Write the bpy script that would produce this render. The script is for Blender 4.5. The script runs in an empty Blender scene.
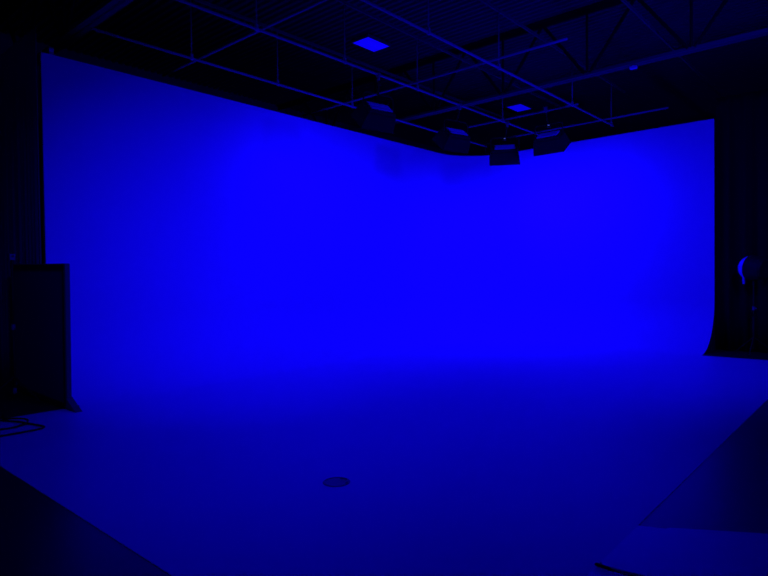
import bpy, bmesh, math, random
from mathutils import Vector, Matrix
random.seed(4)
PI = math.pi
C = bpy.context.scene.collection
scene = bpy.context.scene

# ------------------------------------------------------------------ helpers
def V(*a): return Vector(a)

def make_mat(name, col, rough=0.6, metal=0.0, spec=0.5, bump=0.0, bscale=40.0, var=0.0, vscale=3.0):
    m = bpy.data.materials.new(name); m.use_nodes = True
    nt = m.node_tree; b = nt.nodes['Principled BSDF']
    b.inputs['Base Color'].default_value = (*col, 1)
    b.inputs['Roughness'].default_value = rough
    b.inputs['Metallic'].default_value = metal
    b.inputs['Specular IOR Level'].default_value = spec
    tc = nt.nodes.new('ShaderNodeTexCoord')
    if var > 0:
        n = nt.nodes.new('ShaderNodeTexNoise'); n.inputs['Scale'].default_value = vscale; n.inputs['Detail'].default_value = 4
        nt.links.new(tc.outputs['Object'], n.inputs['Vector'])
        mx = nt.nodes.new('ShaderNodeMix'); mx.data_type = 'RGBA'
        mx.inputs[6].default_value = (*[c * (1 - var) for c in col], 1)
        mx.inputs[7].default_value = (*[min(1, c * (1 + var)) for c in col], 1)
        nt.links.new(n.outputs['Fac'], mx.inputs[0]); nt.links.new(mx.outputs[2], b.inputs['Base Color'])
    if bump > 0:
        n2 = nt.nodes.new('ShaderNodeTexNoise'); n2.inputs['Scale'].default_value = bscale; n2.inputs['Detail'].default_value = 3
        nt.links.new(tc.outputs['Object'], n2.inputs['Vector'])
        bp = nt.nodes.new('ShaderNodeBump'); bp.inputs['Strength'].default_value = bump; bp.inputs['Distance'].default_value = 0.01
        nt.links.new(n2.outputs['Fac'], bp.inputs['Height']); nt.links.new(bp.outputs['Normal'], b.inputs['Normal'])
    return m

def emit_mat(name, col, strength):
    m = bpy.data.materials.new(name); m.use_nodes = True
    b = m.node_tree.nodes['Principled BSDF']
    b.inputs['Base Color'].default_value = (0.6, 0.6, 0.6, 1)
    b.inputs['Emission Color'].default_value = (*col, 1)
    b.inputs['Emission Strength'].default_value = strength
    return m

BLUE = (0.0027, 0.0002, 1.0)
M = dict(
    cyc=make_mat('white cyclorama paint', (.76, .76, .76), .55, spec=.25, bump=.03, bscale=60),
    floorpaint=make_mat('white floor paint', (.72, .72, .72), .42, spec=.35, var=.05, vscale=1.5, bump=.03, bscale=30),
    edge=make_mat('raw plywood edge', (.05, .04, .035), .8, spec=.1),
    concrete=make_mat('dark polished concrete', (.022, .022, .024), .30, spec=.35, var=.15, vscale=2.0),
    sidefloor=make_mat('dark grey glossy floor', (.12, .12, .125), .33, spec=1.0, var=.12, vscale=2.0),
    blackwall=make_mat('black masonry paint', (.06, .06, .063), .85, spec=.1, bump=.2, bscale=12),
    palewall=make_mat('pale hall paint', (.62, .62, .62), .8, spec=.15, bump=.1, bscale=12),
    litcloth=make_mat('drape cloth with painted light', (.16, .16, .165), .95, spec=.05, bump=.15, bscale=120),  # same black drape cloth, colour lightened to stand in for missing light
    deck=make_mat('dark steel roof deck', (.05, .05, .053), .6, spec=.25),
    truss=make_mat('dark painted truss steel', (.07, .07, .075), .6, spec=.25),
    web=make_mat('black truss web steel', (.008, .008, .009), .8, spec=.05),
    galv=make_mat('galvanised pipe', (.33, .33, .35), .45, metal=.25),
    dullpipe=make_mat('dull grey pipe', (.24, .24, .25), .5, metal=.2),
    rod=make_mat('threaded steel rod', (.20, .20, .22), .5, metal=.4),
    silver=make_mat('bright clamp metal', (.75, .75, .77), .35, metal=.4),
    black=make_mat('black powder coat', (.012, .012, .013), .6, spec=.2),
    skirt=make_mat('black softbox fabric', (.026, .026, .028), .9, spec=.05, bump=.2, bscale=80),
    heat=make_mat('white lamp housing', (.85, .85, .85), .45, spec=.4),
    drape=make_mat('black drape cloth', (.009, .009, .010), .95, spec=.05, bump=.15, bscale=120),
    duv=make_mat('black flat cloth', (.10, .10, .105), .95, spec=.03, bump=.1, bscale=120),
    rubber=make_mat('black rubber', (.012, .012, .012), .6, spec=.15),
    board=make_mat('pale floor board', (.8, .8, .8), .33, spec=.7, var=.06, vscale=4),
    cover=make_mat('dark floor cover metal', (.22, .22, .23), .5, metal=.2),
    dome=make_mat('white dome plastic', (.85, .85, .85), .4),
    led=emit_mat('blue ceiling panel', (.003, 0, 1), .68),
    diff=emit_mat('blue softbox cloth', (.004, .0002, 1), 3.0),
    ind=emit_mat('tiny display', (.35, .5, .45), .10),
)

def finish(name, bm, mat, parent=None, smooth=False, loc=None):
    me = bpy.data.meshes.new(name)
    bmesh.ops.recalc_face_normals(bm, faces=bm.faces)
    bm.to_mesh(me); bm.free()
    for mm in (mat if isinstance(mat, (list, tuple)) else [mat]): me.materials.append(mm)
    if smooth:
        for p in me.polygons: p.use_smooth = True
    o = bpy.data.objects.new(name, me); C.objects.link(o)
    if parent: o.parent = parent
    if loc is not None: o.location = loc
    return o

def tag(o, label=None, cat=None, group=None, kind=None):
    if label: o['label'] = label
    if cat: o['category'] = cat
    if group: o['group'] = group
    if kind: o['kind'] = kind
    return o

def thing(name, label, cat, loc=(0, 0, 0), rotz=0, group=None):
    o = bpy.data.objects.new(name, None); C.objects.link(o)
    o.empty_display_size = .1
    o.location = loc; o.rotation_euler = (0, 0, rotz)
    return tag(o, label, cat, group)

def box(bm, x0, x1, y0, y1, z0, z1, mtx=None):
    vs = [bm.verts.new((x, y, z)) for x in (x0, x1) for y in (y0, y1) for z in (z0, z1)]
    for f in ((0, 1, 3, 2), (4, 6, 7, 5), (0, 4, 5, 1), (2, 3, 7, 6), (0, 2, 6, 4), (1, 5, 7, 3)):
        bm.faces.new([vs[i] for i in f])
    if mtx is not None:
        for v in vs: v.co = mtx @ v.co
    return vs

def bevel_all(bm, off, seg=2):
    bmesh.ops.bevel(bm, geom=list(bm.edges), offset=off, segments=seg, affect='EDGES', profile=.6)

def tube(bm, pts, r, n=10, closed=False, cap=True):
    pts = [Vector(p) for p in pts]; N = len(pts); rings = []
    ref = None
    for i, p in enumerate(pts):
        a = pts[(i - 1) % N] if (closed or i > 0) else p
        b = pts[(i + 1) % N] if (closed or i < N - 1) else p
        t = (b - a).normalized()
        if ref is None:
            ref = V(0, 0, 1) if abs(t.z) < .9 else V(1, 0, 0)
        u = t.cross(ref).normalized(); w = u.cross(t).normalized(); ref = w
        rr = r[i] if isinstance(r, (list, tuple)) else r
        rings.append([bm.verts.new(p + (u * math.cos(k * 2 * PI / n) + w * math.sin(k * 2 * PI / n)) * rr) for k in range(n)])
    for i in range(N if closed else N - 1):
        A, B = rings[i], rings[(i + 1) % N]
        for k in range(n): bm.faces.new((A[k], A[(k + 1) % n], B[(k + 1) % n], B[k]))
    if cap and not closed:
        bm.faces.new(rings[0]); bm.faces.new(rings[-1])

def lathe(bm, prof, n=40, axis=V(0, 0, 1), org=V(0, 0, 0)):
    q = V(0, 0, 1).rotation_difference(axis); rings = []
    for (r, z) in prof:
        if r < 1e-6: rings.append([bm.verts.new(org + q @ V(0, 0, z))])
        else: rings.append([bm.verts.new(org + q @ V(r * math.cos(k * 2 * PI / n), r * math.sin(k * 2 * PI / n), z)) for k in range(n)])
    for A, B in zip(rings, rings[1:]):
        for k in range(n):
            k2 = (k + 1) % n
            if len(A) == 1 and len(B) == 1: continue
            if len(A) == 1: bm.faces.new((A[0], B[k], B[k2]))
            elif len(B) == 1: bm.faces.new((A[k], A[k2], B[0]))
            else: bm.faces.new((A[k], A[k2], B[k2], B[k]))

def smooth_path(pts, sub=8, closed=False):
    P = [Vector(p) for p in pts]; n = len(P); out = []
    for i in range(n if closed else n - 1):
        g = lambda j: P[j % n] if closed else P[max(0, min(n - 1, j))]
        p0, p1, p2, p3 = g(i - 1), g(i), g(i + 1), g(i + 2)
        for s in range(sub):
            t = s / sub
            out.append(.5 * ((2 * p1) + (p2 - p0) * t + (2 * p0 - 5 * p1 + 4 * p2 - p3) * t * t + (3 * p1 - p0 - 3 * p2 + p3) * t ** 3))
    if not closed: out.append(P[-1])
    return out

# ------------------------------------------------------------------ setting
HW, RV, RC = 4.768, 1.068, 1.25      # wall height, floor cove radius, corner radius
YL, XR = -10.586, 6.039              # free ends of the two cyclorama walls
EX, EY = 7.672, -12.02               # edges of the painted floor
TH = .07

def build_cyc():
    path = []
    for i in range(25): path.append((V(0, YL + (-RC - YL) * i / 24, 0), V(1, 0, 0)))
    for i in range(1, 20):
        a = PI - (PI / 2) * i / 20
        c = V(RC, -RC, 0); d = V(math.cos(a), math.sin(a), 0)
        path.append((c + d * RC, -d))
    for i in range(19): path.append((V(RC + (XR - RC) * i / 18, 0, 0), V(0, -1, 0)))
    prof = []
    for i in range(17):
        t = (PI / 2) * i / 16
        prof.append((RV - RV * math.sin(t), RV - RV * math.cos(t)))   # (distance from wall, z), foot to wall
    for i in range(1, 13): prof.append((0, RV + (HW - RV) * i / 12))
    bm = bmesh.new(); inner = []; outer = []
    for p, n in path:
        inner.append([bm.verts.new((p.x + n.x * d, p.y + n.y * d, z)) for d, z in prof])
        outer.append([bm.verts.new((p.x - n.x * TH, p.y - n.y * TH, z)) for d, z in ((0, -.004), (0, HW))])
    capf = []
    def dup(v): return bm.verts.new(v.co)
    topv = [dup(r[-1]) for r in inner]; footv = [dup(r[0]) for r in inner]
    for i in range(len(path) - 1):
        for k in range(len(prof) - 1):
            f = bm.faces.new((inner[i][k], inner[i + 1][k], inner[i + 1][k + 1], inner[i][k + 1])); f.smooth = True
        capf.append(bm.faces.new((topv[i], topv[i + 1], outer[i + 1][1], outer[i][1])))
        capf.append(bm.faces.new((outer[i][1], outer[i + 1][1], outer[i + 1][0], outer[i][0])))
        capf.append(bm.faces.new((outer[i][0], outer[i + 1][0], footv[i + 1], footv[i])))
    for i in (0, -1): capf.append(bm.faces.new([dup(v) for v in inner[i]] + [dup(outer[i][1]), dup(outer[i][0])]))
    for f in capf: f.material_index = 1
    bmesh.ops.recalc_face_normals(bm, faces=bm.faces)
    o = finish('wall_cyclorama', bm, [M['cyc'], M['edge']])
    return tag(o, 'white cyclorama wall with rounded corner, blue lit', 'wall', kind='structure')
build_cyc()

# painted floor
bm = bmesh.new()
xs, ys = RV, -RV
ri = RC - RV
pts = [(EX, EY), (EX, ys), (RC, ys)]
for i in range(1, 8):
    a = PI / 2 + (PI / 2) * i / 8
    pts.append((RC + ri * math.cos(a), -RC + ri * math.sin(a)))
pts += [(xs, -RC), (xs, EY)]
top = [bm.verts.new((x, y, 0)) for x, y in pts]; bot = [bm.verts.new((x, y, -.004)) for x, y in pts]
bm.faces.new(top)
for i in range(len(pts)):
    j = (i + 1) % len(pts); bm.faces.new((top[i], top[j], bot[j], bot[i]))
tag(finish('floor', bm, M['floorpaint']), 'white painted studio floor in front of the cove', 'floor', kind='structure')

HX0, HX1, HY0, HY1, HZ = -4.6, 13.0, -17.0, 7.6, 6.62
bm = bmesh.new(); box(bm, HX0 - .2, EX, HY0 - .2, HY1 + .2, -.2, -.004)
tag(finish('floor_concrete', bm, M['concrete']), 'black polished floor around the painted floor', 'floor', kind='structure')
bm = bmesh.new(); box(bm, EX, HX1 + .2, HY0 - .2, HY1 + .2, -.2, -.004)
tag(finish('floor_side', bm, M['sidefloor']), 'dark grey glossy floor right of the painted floor', 'floor', kind='structure')
for nm, b in dict(wall_left=(HX0 - .2, HX0, HY0, HY1), wall_right=(HX1, HX1 + .2, HY0, HY1), wall_back=(HX0, HX1, HY1, HY1 + .2), wall_front=(HX0, HX1, HY0 - .2, HY0)).items():
    bm = bmesh.new(); box(bm, *b, -.1, HZ + .1)
    tag(finish(nm, bm, M['palewall' if nm in ('wall_front', 'wall_right') else 'blackwall']), 'pale hall wall' if nm in ('wall_front', 'wall_right') else 'black hall wall', 'wall', kind='structure')
# corrugated roof deck, ribs along X
bm = bmesh.new(); rows = []
y = HY0; pitch = .155
prof = [(0, 0), (.06, 0), (.078, .042), (.137, .042)]
while y < HY1:
    for dy, dz in prof: rows.append((y + dy, HZ - .042 + dz))
    y += pitch
rv = [[bm.verts.new((x, yy, zz)) for x in (HX0, HX1)] for yy, zz in rows]
for A, B in zip(rv, rv[1:]): bm.faces.new((A[0], A[1], B[1], B[0]))
t0, t1 = [[bm.verts.new((x, yy, HZ + .12)) for x in (HX0, HX1)] for yy in (HY0, HY1)]
bm.faces.new((t0[0], t0[1], t1[1], t1[0]))
tag(finish('ceiling', bm, M['deck']), 'dark corrugated steel roof deck', 'ceiling', kind='structure')

# ------------------------------------------------------------------ roof trusses
def truss(y, label, x_first, n):
    t = thing('roof_truss', label, 'truss', (0, y, 5.3), 0, 'roof trusses under the deck')
    bm = bmesh.new()
    for s in (-1, 1): box(bm, HX0, HX1, s * .05 - .045, s * .05 + .045, 0, .012); box(bm, HX0, HX1, s * .018 - .004, s * .018 + .004, .0, .075)
    finish('bottom_chord', bm, M['truss'], t)
    bm = bmesh.new()
    for s in (-1, 1): box(bm, HX0, HX1, s * .05 - .04, s * .05 + .04, 1.25, 1.265); box(bm, HX0, HX1, s * .018 - .004, s * .018 + .004, 1.16, 1.255)
    finish('top_chord', bm, M['web'], t)
    step = 1.776
    for i in range(n):
        x = x_first + i * step
        for s in (-1, 1):
            bm = bmesh.new(); tube(bm, [(x + s * .05, 0, .06), (x + s * .88, 0, 1.19)], .032, 8); finish('diagonal', bm, M['web'], t)
        bm = bmesh.new(); tube(bm, [(x, 0, .06), (x, 0, 1.19)], .025, 8); finish('vertical_strut', bm, M['web'], t)
    return t
truss(-2.77, 'roof truss with dark diagonals passing above the far corner of the cove', .96 - 2 * 1.776, 8)
truss(-9.98, 'roof truss whose pale chord rises from the near end of the left wall', .96 - 2 * 1.776, 8)

# strut channels that carry the hanger rods
for x, lb in ((2.42, 'thin channel under the deck above the middle long grid pipe'), (4.04, 'thin channel under the deck above the right long grid pipe'),
              (5.66, 'thin channel under the deck right of the pipe grid'), (.84, 'thin channel under the deck above the long pipe beside the left wall')):
    bm = bmesh.new()
    ye = 5.5 if x > 5 else .6
    box(bm, x - .02, x + .02, -13, ye, 5.85, 5.855); box(bm, x - .02, x - .015, -13, ye, 5.85, 5.89); box(bm, x + .015, x + .02, -13, ye, 5.85, 5.89)
    tag(finish('strut_channel', bm, M['truss']), lb, 'channel', 'strut channels under the roof deck')

# ------------------------------------------------------------------ pipe grid
ZG = 4.95; PR = .019; ZC = ZG + 2 * PR + .014
def long_pipe(x, y0, y1, rods, label):
    t = thing('grid_pipe', label, 'pipe', (x, (y0 + y1) / 2, ZG), 0, 'long pipes of the lighting grid')
    yc = (y0 + y1) / 2
    bm = bmesh.new(); tube(bm, [(0, y0 - yc, 0), (0, y1 - yc, 0)], PR, 14); finish('pipe_run', bm, M['galv'], t, True)
    for y in rods:
        bm = bmesh.new(); tube(bm, [(0, y - yc, PR), (0, y - yc, .90)], .011, 8); finish('hanger_rod', bm, M['rod'], t, True)
        bm = bmesh.new(); tube(bm, [(0, y - yc - .022, 0), (0, y - yc + .022, 0)], PR + .010, 14)
        box(bm, -.018, .018, y - yc - .018, y - yc + .018, .02, .065); finish('pipe_clamp', bm, M['galv'], t)
    return t
long_pipe(.84, -10.25, -.34, (-8.78, -7.14, -5.30), 'long grid pipe running beside the left wall, lowest in view')
long_pipe(2.42, -13.2, -.24, (-8.75, -7.08, -5.25, -2.25), 'middle long grid pipe carrying three of the hanging softboxes')
long_pipe(5.64, -10.7, -9.5, (-10.5, -9.7), 'added unseen short pipe over the near part of the painted floor')  # added out of view, only carries the extra softbox there
long_pipe(7.24, -13.0, -11.8, (-12.8, -12.0), 'added unseen short pipe near the camera end of the room')  # invented pipe, unseen, support for an added lamp
long_pipe(8.84, -6.2, -5.0, (-6.0, -5.2), 'added unseen short pipe beyond the right edge of the painted floor')  # unseen pipe added to hold the extra lamp on this side
long_pipe(4.04, -13.2, -.12, (-8.75, -7.07, -5.19, -2.36, -.27), 'long grid pipe farthest from the left wall')

def cross_pipe(y, segs, label):
    x0 = min(a for a, b in segs); x1 = max(b for a, b in segs); xc = (x0 + x1) / 2
    bm = bmesh.new()
    for a, b in segs: tube(bm, [(a - xc, 0, 0), (b - xc, 0, 0)], PR, 14)
    o = finish('cross_pipe', bm, M['dullpipe'], None, True, (xc, y, ZC))
    return tag(o, label, 'pipe', 'cross pipes of the lighting grid')
cross_pipe(-8.62, [(-.32, 5.1)], 'cross grid pipe at the near end, over the left part of the wall')
cross_pipe(-5.43, [(-.48, 5.30)], 'second cross grid pipe, passing between the bright ceiling panel and the hanging softboxes')
cross_pipe(-2.17, [(1.50, 4.08)], 'short cross grid pipe holding the rightmost hanging softbox')
cross_pipe(-.62, [(1.72, 5.33)], 'cross grid pipe nearest the right part of the wall')

# ------------------------------------------------------------------ ceiling panels
def ceiling_panel(x, y, label):
    t = thing('ceiling_light', label, 'light', (x, y, 6.5), 0, 'square panels under the roof deck')
    bm = bmesh.new(); box(bm, -.225, .225, -.335, .335, .0, .004); finish('diffuser', bm, M['led'], t)
    bm = bmesh.new()
    box(bm, -.25, -.226, -.36, .36, -.004, .06); box(bm, .226, .25, -.36, .36, -.004, .06)
    box(bm, -.226, .226, -.36, -.336, -.004, .06); box(bm, -.226, .226, .336, .36, -.004, .06); box(bm, -.226, .226, -.336, .336, .03, .06)
    finish('frame', bm, M['truss'], t)
ceiling_panel(.53, -4.39, 'bright blue ceiling panel hanging over the long left wall')
ceiling_panel(.52, 2.03, 'bright blue ceiling panel seen above the two nearest softboxes, by the corner')

# ------------------------------------------------------------------ softbox fixtures
LIGHT_W = 150
def softbox(px, py, hang_z, head, aim_deg, tilt, label, watts, indicator=False, cable=False, spread=180, axis='Y'):
    """aim_deg: plan direction the light faces; tilt from straight down."""
    hx, hy, hz = head
    t = thing('hanging_softbox', label, 'softbox light', (hx, hy, hz), 0, 'softbox lights hung from the pipe grid')
    a = math.radians(aim_deg); T = math.radians(tilt)
    d = V(math.cos(a), math.sin(a), 0)
    zl = -(d * math.sin(T) - V(0, 0, 1) * math.cos(T))      # local +Z = backwards along the beam
    xl = V(-d.y, d.x, 0); yl = zl.cross(xl)
    R = Matrix((xl, yl, zl)).transposed().to_4x4()
    # housing
    bm = bmesh.new(); box(bm, -.27, .27, -.15, .15, -.05, .045); bevel_all(bm, .012, 2)
    for v in bm.verts: v.co = R @ v.co
    finish('lamp_housing', bm, M['black'], t)
    bm = bmesh.new()
    box(bm, -.22, .22, -.10, -.012, .046, .066); box(bm, -.22, .22, .012, .10, .046, .066); box(bm, -.21, .21, -.012, .012, .046, .054)
    for v in bm.verts: v.co = R @ v.co
    finish('heat_sink', bm, M['heat'], t)
    # skirt: a hollow flared box
    bm = bmesh.new()
    def ring(w, h, z): return [bm.verts.new(R @ V(sx * w, sy * h, z)) for sx, sy in ((-1, -1), (1, -1), (1, 1), (-1, 1))]
    o0, o1 = ring(.285, .165, -.02), ring(.335, .215, -.28)
    i1, i0 = ring(.325, .205, -.28), ring(.275, .155, -.02)
    for A, B in ((o0, o1), (o1, i1), (i1, i0), (i0, o0)):
        for k in range(4): bm.faces.new((A[k], A[(k + 1) % 4], B[(k + 1) % 4], B[k]))
    finish('skirt', bm, M['skirt'], t)
    bm = bmesh.new(); box(bm, -.305, .305, -.185, .185, -.202, -.200)
    for v in bm.verts: v.co = R @ v.co
    finish('diffuser', bm, M['diff'], t)
    # yoke, stays upright
    bm = bmesh.new()
    top = V(px - hx, py - hy, hang_z - hz)
    yk = V(0, 0, min(.26, top.z - .12))
    tube(bm, [xl * .305, xl * .305 + yk * .85, xl * .26 + yk, -xl * .26 + yk, -xl * .305 + yk * .85, -xl * .305], .012, 8)
    finish('yoke', bm, M['black'], t)
    bm = bmesh.new(); tube(bm, [yk, V(top.x * .5, top.y * .5, yk.z + .06), V(top.x, top.y, top.z - PR - .02)], .014, 8)
    finish('drop_rod', bm, M['black'], t)
    bm = bmesh.new()
    for q in (-.02, .02):
        ring_ = [(PR + .0115) * V(math.cos(k * PI / 8), 0, math.sin(k * PI / 8)) if axis == 'Y' else (PR + .0115) * V(0, math.cos(k * PI / 8), math.sin(k * PI / 8)) for k in range(16)]
        tube(bm, [top + p + (V(0, q, 0) if axis == 'Y' else V(q, 0, 0)) for p in ring_], .010, 8, True)
    box(bm, top.x - .02, top.x + .02, top.y - .02, top.y + .02, top.z - .09, top.z - PR - .003)
    finish('hook_clamp', bm, M['dullpipe'], t)
    bm = bmesh.new(); box(bm, -.09, .09, -.145, -.165, -.03, .03); 
    for v in bm.verts: v.co = R @ v.co
    cb = finish('control_panel', bm, M['black'], t)
    if indicator:
        bm = bmesh.new(); c = yk + V(0, 0, -.03)
        box(bm, c.x - .035, c.x + .035, c.y - .035, c.y + .035, c.z - .03, c.z + .03); finish('junction_box', bm, M['black'], t)
        cam_side = (V(8.918, -13.606, 0) - V(hx, hy, 0)).normalized()
        p = c + cam_side * .052; sd = V(-cam_side.y, cam_side.x, 0)
        bm = bmesh.new()
        q = [bm.verts.new(p + sd * a * .018 + V(0, 0, b * .011)) for a, b in ((-1, -1), (1, -1), (1, 1), (-1, 1))]
        q2 = [bm.verts.new(v.co - cam_side * .012) for v in q]
        bm.faces.new(q)
        for k in range(4): bm.faces.new((q[k], q[(k + 1) % 4], q2[(k + 1) % 4], q2[k]))
        finish('indicator', bm, M['ind'], t)
    if cable:
        bm = bmesh.new()
        tube(bm, smooth_path([xl * .2 + zl * .06, xl * .3 + V(0, 0, .14), xl * .42 + V(0, 0, .12), xl * .40 + V(0, 0, -.08), xl * .3 - zl * .02]), .009, 8)
        finish('power_cable', bm, M['rubber'], t)
    # the lamp itself
    L = bpy.data.lights.new('softbox lamp', 'AREA'); L.shape = 'RECTANGLE'; L.size = .58; L.size_y = .35
    L.energy = watts; L.color = BLUE; L.spread = math.radians(spread)
    lo = bpy.data.objects.new('softbox_lamp', L); C.objects.link(lo); lo.parent = t
    mtx = R.copy(); mtx.translation = zl * -.208; lo.matrix_local = mtx
    return t
softbox(2.42, -6.30, ZG, (2.30, -6.17, 4.42), 168, 43, 'hanging softbox light over the left wall, nearest the bright ceiling panel', 74)
softbox(2.42, -3.90, ZG, (2.28, -3.84, 4.42), 166, 40, 'hanging softbox light second along the left wall, its skirt hidden in darkness by the corner', 37)
softbox(2.42, -2.05, ZG, (2.31, -1.98, 4.40), 122, 35, 'dark hanging softbox light with a cable loop, standing out against the corner', 74, True, True)
softbox(3.48, -2.36, ZC, (3.47, -2.22, 4.44), 90, 35, 'hanging softbox light farthest right, its dark skirt against the right wall', 95, True, axis='X')
softbox(5.64, -10.0, ZG, (5.60, -9.90, 4.42), 150, 20, 'added unseen softbox light over the near part of the painted floor', 39, spread=150)  # added lamp out of view, brings more light to floor and left wall
softbox(7.24, -12.4, ZG, (7.20, -12.3, 4.42), 146, 70, 'added unseen softbox light near the camera end of the room, facing the left wall', 42, spread=55)  # unseen extra lamp, put in to lift left wall, flat and drape
softbox(8.84, -5.60, ZG, (8.80, -5.50, 4.42), 150, 72, 'added unseen softbox light beyond the right edge of the painted floor, facing the right wall', 157, spread=150)  # added beyond the frame to brighten the right wall

# ------------------------------------------------------------------ small things up high
bm = bmesh.new(); box(bm, -.06, .06, -.04, .04, -.05, .0); bevel_all(bm, .012, 2); box(bm, -.02, .02, -.02, .02, -.002, .012)
o = tag(finish('beam_clamp', bm, M['silver'], None, False, (5.35, -2.77, 5.287)), 'small pale clamp under the bottom chord of the far roof truss', 'clamp')
bm = bmesh.new(); tube(bm, [(0, -.03, 0), (0, .03, 0)], .045, 16); box(bm, -.03, .03, -.03, .03, -.07, -.02)
tag(finish('pipe_bracket', bm, M['galv'], None, False, (-.035, -10.45, HW + .07)), 'small bracket on top of the near end of the left wall', 'bracket')

# ------------------------------------------------------------------ drapes
def drape(x0, x1, y, z0, z1, label, amp=.05, wl=.33, mat='drape'):
    bm = bmesh.new(); n = int(abs(x1 - x0) / .03); cols = []
    L = x1 - x0
    for i in range(n + 1):
        x = L * i / n; ph = 2 * PI * x / wl + .8 * math.sin(x * 1.7)
        yy = amp * math.sin(ph) + .015 * math.sin(2.3 * ph)
        cols.append([bm.verts.new((x - L / 2, yy * (1 if z < z1 - .3 else .7), z)) for z in (z0, z0 + .8, (z0 + z1) / 2, z1 - .2, z1)])
    for A, B in zip(cols, cols[1:]):
        for k in range(4): bm.faces.new((A[k], B[k], B[k + 1], A[k + 1]))
    o = finish('black_drape', bm, M[mat], None, True, ((x0 + x1) / 2, y, 0))
    md = o.modifiers.new('thick', 'SOLIDIFY'); md.thickness = .006
    return tag(o, label, 'drape', 'black drapes around the cove')
drape(6.05, 12.4, .10, 0.0, 5.2, 'tall black drape behind the right end of the wall and the round light')
drape(-4.4, -.005, -10.635, 0.0, 5.10, 'tall black drape, light painted into its colour, at the near end of the left wall', amp=.006, mat='litcloth')

# ------------------------------------------------------------------ black flat at the left end of the cove
t = thing('black_flat', 'black upright flat standing against the near end of the left wall', 'flat', (.15, -10.735, -.004))
t.rotation_euler = (0, .02, 0)
bm = bmesh.new(); box(bm, -1.0, .975, -.03, .03, .03, 1.84); bevel_all(bm, .01, 2); finish('cloth_panel', bm, M['duv'], t)
bm = bmesh.new(); box(bm, -1.0, .975, -.045, -.03, .03, .09); box(bm, -1.0, .975, -.045, -.03, 1.77, 1.83); box(bm, .92, .975, -.045, -.03, .09, 1.8); finish('frame', bm, M['black'], t)
for x in (.93, -.9):
    bm = bmesh.new()
    pr = [(-.05, .0), (.36 if x > 0 else .05, .0), (.36 if x > 0 else .05, .02), (.02, .17), (-.05, .17)]
    A = [bm.verts.new((x + a, -.04, z)) for a, z in pr]; B = [bm.verts.new((x + a, .04, z)) for a, z in pr]
    bm.faces.new(A); bm.faces.new(B)
    for k in range(5): bm.faces.new((A[k], A[(k + 1) % 5], B[(k + 1) % 5], B[k]))
    finish('foot', bm, M['duv'], t)

# stand in front of the flat
def stand(loc, h, label, head, cols=()):
    t = thing('light_stand', label, 'stand', loc)
    bm = bmesh.new(); tube(bm, [(0, 0, .10), (0, 0, h * .55)], .016, 12); tube(bm, [(0, 0, h * .5), (0, 0, h)], .012, 12); finish('pole', bm, M['black'], t, True)
    for z in cols:
        bm = bmesh.new(); tube(bm, [(0, 0, z - .035), (0, 0, z + .035)], .024, 12); tube(bm, [(.02, 0, z), (.05, 0, z)], .011, 8); finish('collar', bm, M['cover'], t)
    for k in range(3):
        a = k * 2 * PI / 3 + .5
        bm = bmesh.new(); tube(bm, [(0, 0, .34), (.4 * math.cos(a), .4 * math.sin(a), .014)], .010, 8); lg = finish('leg', bm, M['black'], t)
        bm = bmesh.new(); tube(bm, [(.39 * math.cos(a), .39 * math.sin(a), .022), (.42 * math.cos(a), .42 * math.sin(a), .012)], .012, 8); finish('rubber_foot', bm, M['rubber'], lg)
    if head:
        bm = bmesh.new(); tube(bm, [(-.14, 0, h), (.12, 0, h + .02)], .012, 8); box(bm, -.03, .03, -.03, .03, h - .04, h + .04); finish('grip_head', bm, M['cover'], t)
    return t
stand((.06, -11.02, -.004), 1.93, 'slim light stand in front of the black flat by the left edge', True, (.03 + .12, 1.0))

# round light on its stand beyond the right end of the wall
stand((6.78, -.30, -.004), 1.335, 'slim dark stand under the round light by the black drape', False, (.9,))
t = thing('round_light', 'black round light head with white dome, on a stand beside the right wall end', 'light', (6.78, -.30, 1.42))
ax = V(-.85, .42, .10).normalized(); oc = V(-.0, 0, .26)
bm = bmesh.new(); lathe(bm, [(0, -.24), (.17, -.24), (.20, -.2), (.245, .02), (.255, .05), (.235, .06), (0, .06)], 40, ax, oc); finish('lamp_housing', bm, M['black'], t, False)
bm = bmesh.new(); lathe(bm, [(.235, .055)] + [(.235 * math.cos(k * PI / 20), .055 + .21 * math.sin(k * PI / 20)) for k in range(1, 10)] + [(0, .265)], 40, ax, oc); finish('dome_diffuser', bm, M['dome'], t, True)
bm = bmesh.new(); tube(bm, [(-.155, -.04, .15), (-.16, -.05, .09), (-.155, -.05, -.05)], .022, 10); finish('handle', bm, M['dome'], t, True)
bm = bmesh.new(); tube(bm, [(0, 0, -.078), (0, 0, .06)], .020, 12); finish('mount', bm, M['black'], t)

# ------------------------------------------------------------------ on the floor
# cable loops
def cable(name, pts, r, label, cat, mat='rubber', closed=False):
    bm = bmesh.new(); tube(bm, smooth_path(pts, 8, closed), r, 8, closed); return tag(finish(name, bm, M[mat], None, True), label, cat)
r = .011
cable('cable', [(.75, -11.95, r), (1.03, -11.66, r), (1.20, -11.50, r), (1.31, -11.44, r), (1.45, -11.38, r), (1.63, -11.34, r), (1.79, -11.30, r), (1.90, -11.285, r), (1.96, -11.33, r), (1.98, -11.42, r),
                (1.98, -11.56, r), (1.97, -11.70, r), (1.96, -11.84, r), (1.83, -11.96, r), (1.65, -11.97, r), (1.63, -11.80, r), (1.66, -11.62, r), (1.67, -11.5, r), (1.62, -11.36, 3 * r), (1.43, -11.33, 3 * r), (1.31, -11.40, 3 * r), (1.13, -11.45, r), (0.93, -11.4, r)],
      r, 'black cable coiled on the painted floor by the left edge', 'cable')
t = thing('floor_cover', 'small round dark cover set in the painted floor', 'floor cover', (5.615, -10.445, 0))
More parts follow.
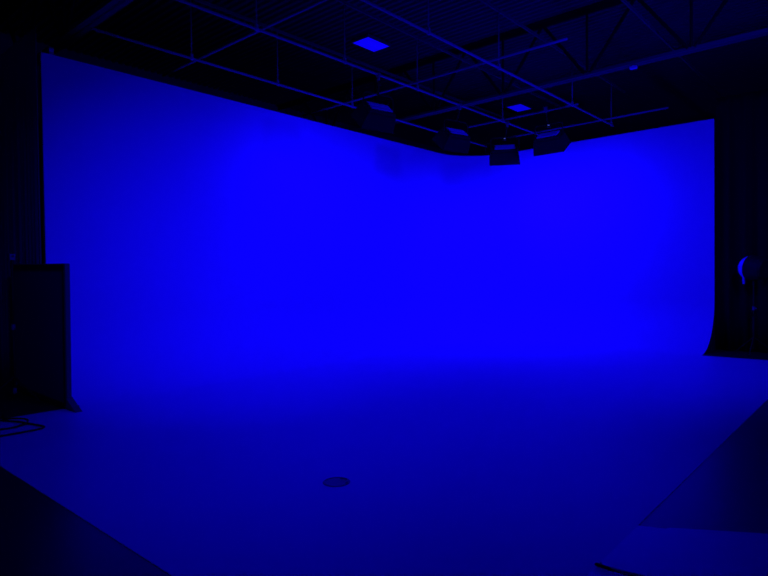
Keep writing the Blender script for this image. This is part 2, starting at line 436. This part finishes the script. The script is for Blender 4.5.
bm = bmesh.new(); lathe(bm, [(0, .004), (.088, .004), (.092, .0005)], 40); finish('lid', bm, M['cover'], t, False)
bm = bmesh.new(); lathe(bm, [(.093, .0005), (.093, .006), (.103, .006), (.108, .0005)], 40); finish('rim', bm, M['rod'], t, False)
bm = bmesh.new(); tube(bm, smooth_path([(-.03, .07, .008), (.02, .085, .008), (.06, .065, .008), (.085, .02, .008)]), .005, 8); finish('lifting_loop', bm, M['rod'], t)
# pale board and dark cable end at the right-hand edge of the floor
bm = bmesh.new()
P2 = [(7.676, -9.79), (7.82, -9.73), (7.84, -9.70), (8.0, -9.60), (8.55, -9.27), (8.75, -10.3), (7.70, -10.435), (7.676, -10.40)]
A_ = [bm.verts.new((x, y, .005)) for x, y in P2]; B_ = [bm.verts.new((x, y, -.0035)) for x, y in P2]
bm.faces.new(A_); bm.faces.new(B_)
for k in range(len(P2)): bm.faces.new((A_[k], A_[(k + 1) % len(P2)], B_[(k + 1) % len(P2)], B_[k]))
tag(finish('floor_board', bm, M['board']), 'pale flat board on the dark floor, above the black cable', 'board', 'pale boards along the floor edge')
bm = bmesh.new()
P3 = [(7.676, -10.47), (7.72, -10.462), (8.75, -10.325), (8.8, -12.0), (7.676, -12.0)]
A_ = [bm.verts.new((x, y, .004)) for x, y in P3]; B_ = [bm.verts.new((x, y, -.0035)) for x, y in P3]
bm.faces.new(A_); bm.faces.new(B_)
for k in range(len(P3)): bm.faces.new((A_[k], A_[(k + 1) % len(P3)], B_[(k + 1) % len(P3)], B_[k]))
tag(finish('floor_board', bm, M['board']), 'pale flat board nearest the camera, below the black cable', 'board', 'pale boards along the floor edge')
t = thing('black_cable', 'black cable with a thick end lying between the two pale boards', 'cable', (7.69, -10.47, 0))
bm = bmesh.new(); tube(bm, smooth_path([(.07, .0, .013), (.12, -.002, .010), (.18, .008, .010), (.3, .02, .010), (.6, .05, .010)]), .0035, 8); finish('cord', bm, M['rubber'], t, True)
bm = bmesh.new(); tube(bm, [(-.02, .0, .014), (-.01, .0, .016), (.055, -.005, .016), (.085, -.004, .010)], [.006, .009, .009, .005], 12); finish('plug', bm, M['rubber'], t, True)

# ------------------------------------------------------------------ world, camera
w = bpy.data.worlds.new('World'); scene.world = w; w.use_nodes = True
w.node_tree.nodes['Background'].inputs[0].default_value = (0.0, 0.004, 0.02, 1)
w.node_tree.nodes['Background'].inputs[1].default_value = .02

f_px, pitch, roll, a = 586.31, .0190, -.0127, .7219
ca, sa = math.cos(a), math.sin(a); cp, sp = math.cos(pitch), math.sin(pitch)
Rv = V(ca, sa, 0); F0 = V(-sa, ca, 0); U0 = V(0, 0, 1)
F = F0 * cp - U0 * sp; U = U0 * cp + F0 * sp
cr, sr = math.cos(roll), math.sin(roll)
r2 = Rv * cr + U * sr; u2 = U * cr - Rv * sr
cam = bpy.data.cameras.new('Camera'); co = bpy.data.objects.new('Camera', cam); C.objects.link(co)
cam.sensor_width = 36; cam.lens = f_px / 768 * 36; cam.clip_start = .05
mw = Matrix((r2, u2, -F)).transposed().to_4x4(); mw.translation = V(8.918, -13.606, 1.6)
co.matrix_world = mw
scene.camera = co

vs = scene.view_settings
scene.display_settings.display_device = 'sRGB'
vs.view_transform = 'Standard'; vs.look = 'None'; vs.gamma = 1; vs.exposure = 0.0; vs.use_curve_mapping = False
scene.cycles.use_denoising = True
scene.cycles.max_bounces = 12; scene.cycles.diffuse_bounces = 8
scene.cycles.sample_clamp_indirect = 6
